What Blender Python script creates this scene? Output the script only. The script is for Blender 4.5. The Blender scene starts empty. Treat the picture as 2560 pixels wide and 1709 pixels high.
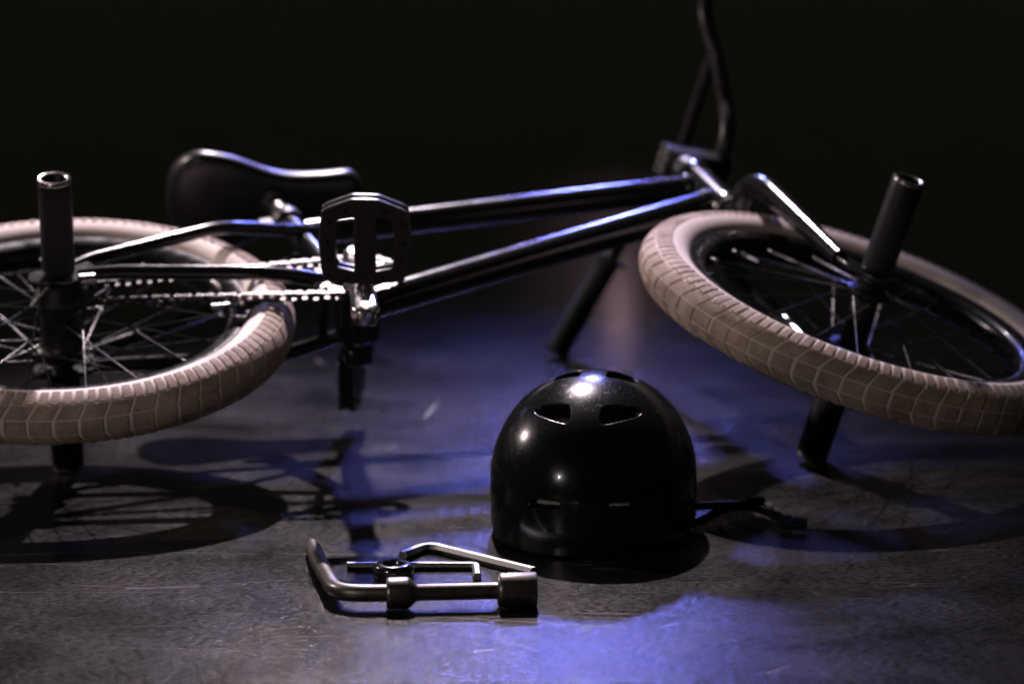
import bpy, bmesh, math, random
from math import sin, cos, pi, radians, sqrt, atan2
from mathutils import Vector, Matrix

random.seed(7)
scene = bpy.context.scene
COL = scene.collection

# ------------------------------------------------------------------ camera
cam_d = bpy.data.cameras.new("camera")
cam = bpy.data.objects.new("camera", cam_d)
COL.objects.link(cam)
scene.camera = cam
PITCH = 0.1852
cam.matrix_world = (Matrix.Translation((0, 0, 0.8631)) @ Matrix.Rotation(pi / 2 - PITCH, 4, 'X')
                    @ Matrix.Rotation(-0.0034, 4, 'Z'))
cam_d.sensor_width = 36.0
cam_d.lens = 36.0 * 8311.0 / 2560.0
cam_d.clip_start = 0.05
cam_d.clip_end = 200.0
cam_d.dof.use_dof = True
cam_d.dof.focus_distance = 3.38
cam_d.dof.aperture_fstop = 3.4
cam_d.dof.aperture_blades = 9
scene.render.resolution_x = 1024
scene.render.resolution_y = 683

# ------------------------------------------------------------------ world, lights, exposure
world = bpy.data.worlds.new("World")
scene.world = world
world.use_nodes = True
bg = world.node_tree.nodes["Background"]
bg.inputs[0].default_value = (1.0, 0.86, 0.62, 1)
bg.inputs[1].default_value = 0.012

scene.view_settings.view_transform = 'Standard'
scene.view_settings.look = 'None'
scene.view_settings.gamma = 1.0
scene.view_settings.exposure = 0.0
scene.view_settings.use_curve_mapping = False


def spot(name, loc, aim, power, color, cone, blend, radius):
    d = bpy.data.lights.new(name, 'SPOT')
    d.energy = power
    d.color = color
    d.spot_size = radians(cone)
    d.spot_blend = blend
    d.shadow_soft_size = radius
    o = bpy.data.objects.new(name, d)
    COL.objects.link(o)
    o.location = loc
    o.rotation_euler = (Vector(aim) - Vector(loc)).to_track_quat('-Z', 'Y').to_euler()
    return o


# white stage spot hung behind the bicycle, blue spot lower behind, pink one far off, two weak side lamps
spot("white_spot", (-0.24, 6.16, 3.03), (-0.26, 3.62, 0.1), 1250, (1.0, 0.84, 0.93), 29, 1.0, 0.045)
spot("blue_spot", (0.16, 7.1, 2.05), (0.00, 4.02, 0.1), 265, (0.20, 0.23, 1.0), 23, 1.0, 0.10)
spot("pink_spot", (0.36, 11.0, 1.12), (0.15, 4.6, 0.0), 1.2, (1.0, 0.62, 0.72), 8, 1.0, 0.05)
spot("front_lamp", (-1.40, 1.60, 0.80), (0.25, 3.6, 0.12), 26, (1.0, 0.84, 0.76), 48, 0.9, 0.04)
spot("side_lamp", (-2.05, 4.55, 1.30), (0.45, 3.7, 0.12), 110, (1.0, 0.82, 0.79), 44, 0.9, 0.04)


# ------------------------------------------------------------------ materials
def new_mat(name):
    m = bpy.data.materials.new(name)
    m.use_nodes = True
    nt = m.node_tree
    return m, nt, nt.nodes["Principled BSDF"]


def N(nt, t, **kw):
    n = nt.nodes.new(t)
    for k, v in kw.items():
        setattr(n, k, v)
    return n


def simple(name, col, rough, metal=0.0, coat=0.0, coat_r=0.05, nscale=60.0, rvar=0.10, cvar=0.25, bump=0.0, spec=0.5):
    m, nt, p = new_mat(name)
    p.inputs["Metallic"].default_value = metal
    p.inputs["Specular IOR Level"].default_value = spec
    p.inputs["Coat Weight"].default_value = coat
    p.inputs["Coat Roughness"].default_value = coat_r
    tc = N(nt, 'ShaderNodeTexCoord')
    nz = N(nt, 'ShaderNodeTexNoise')
    nz.inputs["Scale"].default_value = nscale
    nz.inputs["Detail"].default_value = 6
    nz.inputs["Roughness"].default_value = 0.65
    nt.links.new(tc.outputs["Object"], nz.inputs["Vector"])
    mr = N(nt, 'ShaderNodeMapRange')
    mr.inputs["From Min"].default_value = 0.3
    mr.inputs["From Max"].default_value = 0.7
    mr.inputs["To Min"].default_value = max(0.02, rough - rvar)
    mr.inputs["To Max"].default_value = rough + rvar
    nt.links.new(nz.outputs["Fac"], mr.inputs["Value"])
    nt.links.new(mr.outputs[0], p.inputs["Roughness"])
    mx = N(nt, 'ShaderNodeMix', data_type='RGBA')
    mx.inputs[6].default_value = (*[c * (1 - cvar) for c in col], 1)
    mx.inputs[7].default_value = (*[c * (1 + cvar) for c in col], 1)
    nt.links.new(nz.outputs["Fac"], mx.inputs[0])
    nt.links.new(mx.outputs[2], p.inputs["Base Color"])
    if bump:
        b = N(nt, 'ShaderNodeBump')
        b.inputs["Strength"].default_value = bump
        b.inputs["Distance"].default_value = 0.0005
        nt.links.new(nz.outputs["Fac"], b.inputs["Height"])
        nt.links.new(b.outputs[0], p.inputs["Normal"])
    return m


M_PAINT = simple("black_frame_paint", (0.010, 0.010, 0.010), 0.19, 0.0, 0.3, 0.10, 40, 0.04)
M_BLACK = simple("black_satin_metal", (0.022, 0.021, 0.020), 0.42, 0.3, 0, 0, 90, 0.10)
M_BAR = simple("satin_black_bar", (0.026, 0.024, 0.023), 0.36, 0.5, 0, 0, 60, 0.08)
M_PEG = simple("worn_black_peg", (0.014, 0.0125, 0.0115), 0.50, 0.4, 0, 0, 120, 0.12, 0.5, 0.15)
M_STEEL = simple("bare_steel", (0.55, 0.52, 0.50), 0.26, 1.0, 0, 0, 150, 0.10)
M_SPOKE = simple("spoke_steel", (0.08, 0.077, 0.074), 0.30, 1.0, 0, 0, 60, 0.08)
M_CHAIN = simple("chain_steel", (0.10, 0.095, 0.09), 0.30, 1.0, 0, 0, 200, 0.12)
M_CHROME = simple("polished_steel", (0.60, 0.58, 0.56), 0.18, 1.0, 0, 0, 120, 0.08)
M_RIM = simple("black_rim", (0.02, 0.02, 0.02), 0.28, 0.6, 0.2, 0.1, 50, 0.08)
M_RUBBER = simple("black_rubber", (0.018, 0.017, 0.016), 0.6, 0, 0, 0, 140, 0.1, 0.3, 0.3)
M_SADDLE = simple("black_saddle_vinyl", (0.011, 0.0105, 0.0105), 0.36, 0, 0, 0, 220, 0.06, 0.3, 0.25)
M_PEDAL = simple("black_pedal_plastic", (0.026, 0.023, 0.020), 0.36, 0, 0, 0, 160, 0.08, 0.3, 0.3)
M_FOAM = simple("helmet_foam", (0.05, 0.046, 0.044), 0.9, 0, 0, 0, 200, 0.05, 0.4, 0.6)
M_VENT_LIT = simple("lit_vent_grey", (0.30, 0.28, 0.28), 0.9, 0, 0, 0, 200, 0.05, 0.3, 0.4)  # lower vent bottoms: light showing in the slots is put into this paler grey
M_STRAP = simple("black_webbing", (0.006, 0.006, 0.007), 0.75, 0, 0, 0, 300, 0.1, 0.3, 0.4, 0.2)
M_HEX = simple("hex_key_steel", (0.36, 0.355, 0.35), 0.42, 1.0, 0, 0, 260, 0.08, 0.2, 0.1)
M_NUT = simple("black_oxide_steel", (0.045, 0.045, 0.048), 0.20, 0.7, 0.5, 0.06, 160, 0.08)
M_GROOVE = simple("tyre_groove_rubber", (0.74, 0.645, 0.59), 0.8, 0, 0, 0, 180, 0.05, 0.18, 0.2, 0.3)


def tread_material():
    m, nt, p = new_mat("tyre_tread_rubber")
    tc = N(nt, 'ShaderNodeTexCoord')
    n1 = N(nt, 'ShaderNodeTexNoise')
    n1.inputs["Scale"].default_value = 26
    n1.inputs["Detail"].default_value = 8
    n1.inputs["Roughness"].default_value = 0.7
    n2 = N(nt, 'ShaderNodeTexNoise')
    n2.inputs["Scale"].default_value = 420
    n2.inputs["Detail"].default_value = 3
    nt.links.new(tc.outputs["Object"], n1.inputs["Vector"])
    nt.links.new(tc.outputs["Object"], n2.inputs["Vector"])
    r = N(nt, 'ShaderNodeValToRGB')
    r.color_ramp.elements[0].position = 0.32
    r.color_ramp.elements[0].color = (0.26, 0.195, 0.155, 1)
    r.color_ramp.elements[1].position = 0.70
    r.color_ramp.elements[1].color = (0.56, 0.46, 0.40, 1)
    nt.links.new(n1.outputs["Fac"], r.inputs[0])
    r2 = N(nt, 'ShaderNodeValToRGB')
    r2.color_ramp.elements[0].position = 0.30
    r2.color_ramp.elements[0].color = (0.55, 0.52, 0.50, 1)
    r2.color_ramp.elements[1].position = 0.46
    r2.color_ramp.elements[1].color = (1, 1, 1, 1)
    nt.links.new(n2.outputs["Fac"], r2.inputs[0])
    mx = N(nt, 'ShaderNodeMix', data_type='RGBA', blend_type='MULTIPLY')
    mx.inputs[0].default_value = 0.8
    nt.links.new(r.outputs[0], mx.inputs[6])
    nt.links.new(r2.outputs[0], mx.inputs[7])
    nt.links.new(mx.outputs[2], p.inputs["Base Color"])
    p.inputs["Roughness"].default_value = 0.82
    p.inputs["Specular IOR Level"].default_value = 0.3
    b = N(nt, 'ShaderNodeBump')
    b.inputs["Strength"].default_value = 0.5
    b.inputs["Distance"].default_value = 0.00085
    nt.links.new(n2.outputs["Fac"], b.inputs["Height"])
    nt.links.new(b.outputs[0], p.inputs["Normal"])
    return m


M_TREAD = tread_material()


def wrench_material():
    m, nt, p = new_mat("worn_wrench_steel")
    tc = N(nt, 'ShaderNodeTexCoord')
    n1 = N(nt, 'ShaderNodeTexNoise')
    n1.inputs["Scale"].default_value = 70
    n1.inputs["Detail"].default_value = 9
    n1.inputs["Roughness"].default_value = 0.72
    nt.links.new(tc.outputs["Object"], n1.inputs["Vector"])
    r = N(nt, 'ShaderNodeValToRGB')
    r.color_ramp.elements[0].position = 0.36
    r.color_ramp.elements[0].color = (0.10, 0.075, 0.06, 1)
    r.color_ramp.elements[1].position = 0.52
    r.color_ramp.elements[1].color = (0.18, 0.168, 0.162, 1)
    nt.links.new(n1.outputs["Fac"], r.inputs[0])
    nt.links.new(r.outputs[0], p.inputs["Base Color"])
    p.inputs["Metallic"].default_value = 0.9
    mr = N(nt, 'ShaderNodeMapRange')
    mr.inputs["From Min"].default_value = 0.35
    mr.inputs["From Max"].default_value = 0.65
    mr.inputs["To Min"].default_value = 0.50
    mr.inputs["To Max"].default_value = 0.30
    nt.links.new(n1.outputs["Fac"], mr.inputs["Value"])
    nt.links.new(mr.outputs[0], p.inputs["Roughness"])
    b = N(nt, 'ShaderNodeBump')
    b.inputs["Strength"].default_value = 0.35
    b.inputs["Distance"].default_value = 0.0006
    nt.links.new(n1.outputs["Fac"], b.inputs["Height"])
    nt.links.new(b.outputs[0], p.inputs["Normal"])
    return m


M_WRENCH = wrench_material()


def scratch_mask(nt, coord, rot, scale, stretch, thr, mscale, width):
    """thin broken scratch lines: distance to edges of stretched cells, kept only where a noise allows"""
    mp = N(nt, 'ShaderNodeMapping')
    mp.inputs["Rotation"].default_value = (0, 0, rot)
    mp.inputs["Scale"].default_value = (scale, scale * stretch, scale)
    nt.links.new(coord, mp.inputs["Vector"])
    v = N(nt, 'ShaderNodeTexVoronoi', feature='DISTANCE_TO_EDGE')
    v.inputs["Scale"].default_value = 1.0
    nt.links.new(mp.outputs[0], v.inputs["Vector"])
    lt = N(nt, 'ShaderNodeMapRange')
    lt.inputs["From Min"].default_value = width
    lt.inputs["From Max"].default_value = 0.0
    nt.links.new(v.outputs["Distance"], lt.inputs["Value"])
    nz = N(nt, 'ShaderNodeTexNoise')
    nz.inputs["Scale"].default_value = mscale
    nz.inputs["Detail"].default_value = 4
    nt.links.new(coord, nz.inputs["Vector"])
    mk = N(nt, 'ShaderNodeMapRange')
    mk.inputs["From Min"].default_value = thr
    mk.inputs["From Max"].default_value = thr + 0.08
    nt.links.new(nz.outputs["Fac"], mk.inputs["Value"])
    mu = N(nt, 'ShaderNodeMath', operation='MULTIPLY')
    nt.links.new(lt.outputs[0], mu.inputs[0])
    nt.links.new(mk.outputs[0], mu.inputs[1])
    return mu.outputs[0]


def floor_material():
    m, nt, p = new_mat("scuffed_stage_floor")
    tc = N(nt, 'ShaderNodeTexCoord')
    co = tc.outputs["Object"]
    # cloudy dust and scuffs
    n1 = N(nt, 'ShaderNodeTexNoise')
    n1.inputs["Scale"].default_value = 7.0
    n1.inputs["Detail"].default_value = 6
    n1.inputs["Roughness"].default_value = 0.68
    n1.inputs["Distortion"].default_value = 0.4
    nt.links.new(co, n1.inputs["Vector"])
    # fine grain
    n2 = N(nt, 'ShaderNodeTexNoise')
    n2.inputs["Scale"].default_value = 1.0
    n2.inputs["Detail"].default_value = 4
    n2.inputs["Roughness"].default_value = 0.66
    gm = N(nt, 'ShaderNodeMapping')
    gm.inputs["Rotation"].default_value = (0, 0, radians(-38))
    gm.inputs["Scale"].default_value = (120, 270, 130)
    nt.links.new(co, gm.inputs["Vector"])
    nt.links.new(gm.outputs[0], n2.inputs["Vector"])
    # dust specks
    v = N(nt, 'ShaderNodeTexVoronoi', feature='F1')
    v.inputs["Scale"].default_value = 55.0
    v.inputs["Randomness"].default_value = 1.0
    nt.links.new(co, v.inputs["Vector"])
    sp = N(nt, 'ShaderNodeMapRange')
    sp.inputs["From Min"].default_value = 0.055
    sp.inputs["From Max"].default_value = 0.03
    nt.links.new(v.outputs["Distance"], sp.inputs["Value"])
    sk = N(nt, 'ShaderNodeMath', operation='GREATER_THAN')
    sk.inputs[1].default_value = 0.90
    sepc = N(nt, 'ShaderNodeSeparateColor')
    nt.links.new(v.outputs["Color"], sepc.inputs[0])
    nt.links.new(sepc.outputs[0], sk.inputs[0])
    speck = N(nt, 'ShaderNodeMath', operation='MULTIPLY')
    nt.links.new(sp.outputs[0], speck.inputs[0])
    nt.links.new(sk.outputs[0], speck.inputs[1])
    s1 = scratch_mask(nt, co, radians(8), 0.9, 9.0, 0.55, 3.0, 0.0040)
    s2 = scratch_mask(nt, co, radians(-33), 1.1, 8.0, 0.56, 4.0, 0.0045)
    s3 = scratch_mask(nt, co, radians(62), 2.6, 7.0, 0.60, 6.0, 0.008)
    a1 = N(nt, 'ShaderNodeMath', operation='MAXIMUM')
    nt.links.new(s1, a1.inputs[0]); nt.links.new(s2, a1.inputs[1])
    a2 = N(nt, 'ShaderNodeMath', operation='MAXIMUM')
    nt.links.new(a1.outputs[0], a2.inputs[0]); nt.links.new(s3, a2.inputs[1])
    # base colour
    r = N(nt, 'ShaderNodeValToRGB')
    r.color_ramp.elements[0].position = 0.34
    r.color_ramp.elements[0].color = (0.0045, 0.0042, 0.0042, 1)
    r.color_ramp.elements[1].position = 0.70
    r.color_ramp.elements[1].color = (0.018, 0.0165, 0.016, 1)
    nt.links.new(n1.outputs["Fac"], r.inputs[0])
    g = N(nt, 'ShaderNodeValToRGB')
    g.color_ramp.elements[0].position = 0.36
    g.color_ramp.elements[0].color = (0.35, 0.35, 0.35, 1)
    g.color_ramp.elements[1].position = 0.68
    g.color_ramp.elements[1].color = (3.0, 2.95, 2.95, 1)
    nt.links.new(n2.outputs["Fac"], g.inputs[0])
    mg = N(nt, 'ShaderNodeMix', data_type='RGBA', blend_type='MULTIPLY')
    mg.inputs[0].default_value = 1.0
    nt.links.new(r.outputs[0], mg.inputs[6]); nt.links.new(g.outputs[0], mg.inputs[7])
    ms = N(nt, 'ShaderNodeMix', data_type='RGBA')
    ms.inputs[7].default_value = (0.24, 0.215, 0.20, 1)
    sc = N(nt, 'ShaderNodeMath', operation='MULTIPLY')
    sc.inputs[1].default_value = 0.85
    nt.links.new(a2.outputs[0], sc.inputs[0])
    nt.links.new(sc.outputs[0], ms.inputs[0]); nt.links.new(mg.outputs[2], ms.inputs[6])
    md = N(nt, 'ShaderNodeMix', data_type='RGBA')
    md.inputs[7].default_value = (0.42, 0.38, 0.35, 1)
    nt.links.new(speck.outputs[0], md.inputs[0]); nt.links.new(ms.outputs[2], md.inputs[6])
    nt.links.new(md.outputs[2], p.inputs["Base Color"])
    mr = N(nt, 'ShaderNodeMapRange')
    mr.inputs["From Min"].default_value = 0.3
    mr.inputs["From Max"].default_value = 0.7
    mr.inputs["To Min"].default_value = 0.18
    mr.inputs["To Max"].default_value = 0.28
    nt.links.new(n1.outputs["Fac"], mr.inputs["Value"])
    nt.links.new(mr.outputs[0], p.inputs["Roughness"])
    sl = N(nt, 'ShaderNodeMapRange')
    sl.inputs["From Min"].default_value = 0.40
    sl.inputs["From Max"].default_value = 0.62
    sl.inputs["To Min"].default_value = 0.025
    sl.inputs["To Max"].default_value = 0.25
    nt.links.new(n2.outputs["Fac"], sl.inputs["Value"])
    nt.links.new(sl.outputs[0], p.inputs["Specular IOR Level"])
    b = N(nt, 'ShaderNodeBump')
    b.inputs["Strength"].default_value = 1.0
    b.inputs["Distance"].default_value = 0.0006
    nt.links.new(n2.outputs["Fac"], b.inputs["Height"])
    nt.links.new(b.outputs[0], p.inputs["Normal"])
    p.inputs["Coat Weight"].default_value = 0.14
    p.inputs["Coat Roughness"].default_value = 0.13
    return m


M_FLOOR = floor_material()


def helmet_material():
    m, nt, p = new_mat("scratched_gloss_black_shell")
    tc = N(nt, 'ShaderNodeTexCoord')
    n1 = N(nt, 'ShaderNodeTexNoise')
    n1.inputs["Scale"].default_value = 28
    n1.inputs["Detail"].default_value = 8
    n1.inputs["Roughness"].default_value = 0.7
    nt.links.new(tc.outputs["Object"], n1.inputs["Vector"])
    def streak(rot, sc, thr):
        mp = N(nt, 'ShaderNodeMapping')
        mp.inputs["Rotation"].default_value = rot
        mp.inputs["Scale"].default_value = sc
        nt.links.new(tc.outputs["Object"], mp.inputs["Vector"])
        nz = N(nt, 'ShaderNodeTexNoise')
        nz.inputs["Scale"].default_value = 1.0
        nz.inputs["Detail"].default_value = 3
        nz.inputs["Distortion"].default_value = 0.6
        nt.links.new(mp.outputs[0], nz.inputs["Vector"])
        mk = N(nt, 'ShaderNodeMapRange')
        mk.inputs["From Min"].default_value = thr
        mk.inputs["From Max"].default_value = thr + 0.05
        nt.links.new(nz.outputs["Fac"], mk.inputs["Value"])
        return mk.outputs[0]
    s1 = streak((0.2, 0.3, 0.5), (45, 700, 700), 0.67)
    s2 = streak((0.9, 0.1, 1.9), (700, 50, 700), 0.67)
    s3 = streak((0.1, 1.1, 2.6), (600, 600, 40), 0.67)
    a1 = N(nt, 'ShaderNodeMath', operation='MAXIMUM')
    nt.links.new(s1, a1.inputs[0]); nt.links.new(s2, a1.inputs[1])
    a2 = N(nt, 'ShaderNodeMath', operation='MAXIMUM')
    nt.links.new(a1.outputs[0], a2.inputs[0]); nt.links.new(s3, a2.inputs[1])
    p.inputs["Base Color"].default_value = (0.006, 0.006, 0.006, 1)
    mr = N(nt, 'ShaderNodeMapRange')
    mr.inputs["From Min"].default_value = 0.3
    mr.inputs["From Max"].default_value = 0.7
    mr.inputs["To Min"].default_value = 0.16
    mr.inputs["To Max"].default_value = 0.25
    nt.links.new(n1.outputs["Fac"], mr.inputs["Value"])
    ad = N(nt, 'ShaderNodeMath', operation='MULTIPLY_ADD')
    ad.inputs[1].default_value = 0.22
    nt.links.new(a2.outputs[0], ad.inputs[0])
    nt.links.new(mr.outputs[0], ad.inputs[2])
    nt.links.new(ad.outputs[0], p.inputs["Roughness"])
    p.inputs["Specular IOR Level"].default_value = 0.26
    p.inputs["Coat Weight"].default_value = 0.22
    p.inputs["Coat Roughness"].default_value = 0.045
    b = N(nt, 'ShaderNodeBump')
    b.inputs["Strength"].default_value = 0.12
    b.inputs["Distance"].default_value = 0.0003
    b.invert = True
    nt.links.new(a2.outputs[0], b.inputs["Height"])
    nt.links.new(b.outputs[0], p.inputs["Normal"])
    return m


M_HELMET = helmet_material()


# ------------------------------------------------------------------ mesh helpers
def link(name, mesh, mat, parent=None, local=None, smooth=True, angle=40):
    o = bpy.data.objects.new(name, mesh)
    COL.objects.link(o)
    if mat is not None and not mesh.materials:
        mesh.materials.append(mat)
    if smooth:
        mesh.polygons.foreach_set("use_smooth", [True] * len(mesh.polygons))
        mesh.set_sharp_from_angle(angle=radians(angle))
    if parent is not None:
        o.parent = parent
    if local is not None:
        o.matrix_local = local
    return o


class MB:
    """collects vertices and faces of ONE object"""
    def __init__(self):
        self.v, self.f, self.mi = [], [], []

    def add(self, v, f, mi=0):
        n = len(self.v)
        self.v += [tuple(p) for p in v]
        self.f += [tuple(i + n for i in q) for q in f]
        self.mi += [mi] * len(f)
        return self

    def tube(self, pts, rad, seg=16, cap=True, flat=None, mi=0):
        """sweep a circle along pts; rad scalar or list; flat=(direction, factor) squashes the section"""
        P = [Vector(p) for p in pts]
        n = len(P)
        R = rad if isinstance(rad, (list, tuple)) else [rad] * n
        T = []
        for i in range(n):
            a = P[max(i - 1, 0)]
            b = P[min(i + 1, n - 1)]
            t = (b - a)
            T.append(t.normalized() if t.length > 1e-9 else (T[-1] if T else Vector((0, 0, 1))))
        up = Vector((0, 0, 1)) if abs(T[0].z) < 0.9 else Vector((1, 0, 0))
        nx = T[0].cross(up).normalized()
        V = []
        for i in range(n):
            nx = (nx - T[i] * nx.dot(T[i])).normalized()
            ny = T[i].cross(nx)
            for k in range(seg):
                a = 2 * pi * k / seg
                d = nx * cos(a) * R[i] + ny * sin(a) * R[i]
                if flat is not None:
                    fd = Vector(flat[0]).normalized()
                    d = d - fd * d.dot(fd) * (1 - flat[1])
                V.append(P[i] + d)
        F = []
        for i in range(n - 1):
            for k in range(seg):
                k2 = (k + 1) % seg
                F.append((i * seg + k, i * seg + k2, (i + 1) * seg + k2, (i + 1) * seg + k))
        if cap:
            F.append(tuple(range(seg - 1, -1, -1)))
            F.append(tuple((n - 1) * seg + k for k in range(seg)))
        return self.add(V, F, mi)

    def lathe(self, prof, seg=32, M=None, close=False, mi=0):
        """prof: list of (radius, z)"""
        V, F = [], []
        n = len(prof)
        for r, z in prof:
            for k in range(seg):
                a = 2 * pi * k / seg
                p = Vector((r * cos(a), r * sin(a), z))
                V.append(M @ p if M else p)
        m = n if close else n - 1
        for i in range(m):
            j = (i + 1) % n
            for k in range(seg):
                k2 = (k + 1) % seg
                F.append((i * seg + k, i * seg + k2, j * seg + k2, j * seg + k))
        return self.add(V, F, mi)

    def box(self, c, s, M=None, mi=0):
        V = []
        for dz in (-1, 1):
            for dy in (-1, 1):
                for dx in (-1, 1):
                    p = Vector((c[0] + dx * s[0] / 2, c[1] + dy * s[1] / 2, c[2] + dz * s[2] / 2))
                    V.append(M @ p if M else p)
        F = [(0, 2, 3, 1), (4, 5, 7, 6), (0, 1, 5, 4), (2, 6, 7, 3), (0, 4, 6, 2), (1, 3, 7, 5)]
        return self.add(V, F, mi)

    def mesh(self, name, mats=None):
        me = bpy.data.meshes.new(name)
        me.from_pydata(self.v, [], self.f)
        if mats:
            for m in mats:
                me.materials.append(m)
            me.polygons.foreach_set("material_index", self.mi)
        bm = bmesh.new()
        bm.from_mesh(me)
        bmesh.ops.recalc_face_normals(bm, faces=bm.faces)
        bm.to_mesh(me)
        bm.free()
        me.update()
        return me

    def build(self, name, mat, parent=None, local=None, smooth=True, angle=40, bevel=0.0, bseg=2, mats=None):
        me = self.mesh(name, mats)
        if bevel:
            bm = bmesh.new()
            bm.from_mesh(me)
            ed = [e for e in bm.edges if len(e.link_faces) == 2 and e.calc_face_angle(0) > radians(35)]
            bmesh.ops.bevel(bm, geom=ed, offset=bevel, segments=bseg, affect='EDGES', profile=0.6, clamp_overlap=True)
            bm.to_mesh(me)
            bm.free()
        return link(name, me, mat, parent, local, smooth, angle)


def extrude2d(name, loops, thick, bevel=0.0):
    """closed outlines (holes nested by even-odd) -> solid plate centred on z=0"""
    cu = bpy.data.curves.new(name, 'CURVE')
    cu.dimensions = '2D'
    cu.fill_mode = 'BOTH'
    cu.extrude = max(thick / 2 - bevel, 1e-5)
    cu.bevel_depth = bevel
    cu.bevel_resolution = 1
    for L in loops:
        s = cu.splines.new('POLY')
        s.points.add(len(L) - 1)
        for pt, q in zip(s.points, L):
            pt.co = (q[0], q[1], 0, 1)
        s.use_cyclic_u = True
    ob = bpy.data.objects.new(name, cu)
    COL.objects.link(ob)
    dg = bpy.context.evaluated_depsgraph_get()
    me = bpy.data.meshes.new_from_object(ob.evaluated_get(dg), depsgraph=dg)
    bpy.data.objects.remove(ob)
    bpy.data.curves.remove(cu)
    me.name = name
    me.materials.clear()
    return me


def smooth_path(pts, radii=None, fillet=0.02, n=7):
    """polyline with rounded corners (quadratic blends)"""
    P = [Vector(p) for p in pts]
    R = radii or [1.0] * len(P)
    fl = fillet if isinstance(fillet, (list, tuple)) else [fillet] * len(P)
    out, ro = [P[0]], [R[0]]
    for i in range(1, len(P) - 1):
        a = P[i - 1] - P[i]
        b = P[i + 1] - P[i]
        fa = min(fl[i], a.length * 0.48)
        fb = min(fl[i], b.length * 0.48)
        p0 = P[i] + a.normalized() * fa
        p2 = P[i] + b.normalized() * fb
        r0 = R[i] + (R[i - 1] - R[i]) * fa / a.length
        r2 = R[i] + (R[i + 1] - R[i]) * fb / b.length
        for k in range(n):
            t = k / (n - 1)
            out.append(p0 * (1 - t) ** 2 + P[i] * 2 * t * (1 - t) + p2 * t * t)
            ro.append(r0 + (r2 - r0) * t)
    out.append(P[-1])
    ro.append(R[-1])
    return (out, ro) if radii else out


def rounded(poly, r, n=4):
    out = []
    m = len(poly)
    for i in range(m):
        p = Vector(poly[i]); a = Vector(poly[i - 1]) - p; b = Vector(poly[(i + 1) % m]) - p
        fa = min(r, a.length * .45); fb = min(r, b.length * .45)
        p0 = p + a.normalized() * fa; p2 = p + b.normalized() * fb
        for k in range(n):
            t = k / (n - 1)
            q = p0 * (1 - t) ** 2 + p * 2 * t * (1 - t) + p2 * t * t
            out.append((q.x, q.y))
    return out


def axis_matrix(p, d, roll=None):
    z = Vector(d).normalized()
    x = Vector(roll) if roll is not None else (Vector((1, 0, 0)) if abs(z.x) < 0.9 else Vector((0, 1, 0)))
    x = (x - z * x.dot(z)).normalized()
    y = z.cross(x)
    m = Matrix((x, y, z)).transposed().to_4x4()
    m.translation = Vector(p)
    return m


def tag(o, label=None, cat=None, group=None, kind=None):
    if label: o["label"] = label
    if cat: o["category"] = cat
    if group: o["group"] = group
    if kind: o["kind"] = kind
    return o


def empty(name, mat):
    o = bpy.data.objects.new(name, None)
    COL.objects.link(o)
    o.empty_display_size = 0.05
    o.matrix_world = mat
    return o


# ------------------------------------------------------------------ the floor
fb = MB()
fb.add([(-30, -6, 0), (30, -6, 0), (30, 50, 0), (-30, 50, 0)], [(0, 1, 2, 3)])
floor = fb.build("floor", M_FLOOR, smooth=False)
tag(floor, "dark scuffed stage floor with scratches and dust", "floor", kind="structure")

# ------------------------------------------------------------------ the bicycle, lying on its left side
# local axes of the bicycle: x forwards, y up the seat tube side, z to its right side; origin in the rear hub
RB = Matrix(((0.99756, -0.06794, 0.01628), (0.06986, 0.96622, -0.24807), (0.00112, 0.24860, 0.96860)))
TB = Vector((-0.5161, 3.7463, 0.1823))
BASE = Vector((-0.5193, 3.7920, 0.0))
bike = empty("bmx_bicycle", Matrix.Translation(BASE))
tag(bike, "black freestyle bicycle with tan tyres lying on its left side on the floor", "bicycle")
bm4 = RB.to_4x4()
bm4.translation = TB - BASE
BIKE = bm4.copy()                       # bicycle frame -> root

HA = 1.30828
U = Vector((-cos(HA), sin(HA), 0))
FW = Vector((sin(HA), cos(HA), 0))
P0 = Vector((0.8939, -0.0083, 0))
S3 = Matrix.Rotation(0.29556, 3, U)
st = Matrix((S3 @ FW, S3 @ U, S3 @ Vector((0, 0, 1)))).transposed().to_4x4()
st.translation = P0
STEER = BIKE @ st                        # steered frame (x = forwards, y = up the steerer, z = right)
BB = Vector((0.3407, 0.037, 0))


def head(u):
    return P0 + U * u


# ---- frame
f = MB()
f.lathe([(0.0, -0.0375), (0.022, -0.0375), (0.0255, -0.036), (0.0255, 0.036), (0.022, 0.0375), (0.0, 0.0375)], 32, Matrix.Translation(BB))
frame = f.build("frame", M_PAINT, bike, BIKE)
I4 = Matrix.Identity(4)


def weld(mb, p, d, r):
    """a small bead round the end of a tube"""
    m = axis_matrix(p, d)
    mb.lathe([(r, -0.004), (r + 0.0025, -0.002), (r + 0.003, 0.0), (r + 0.0025, 0.002), (r, 0.004)], 24, m)


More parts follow.
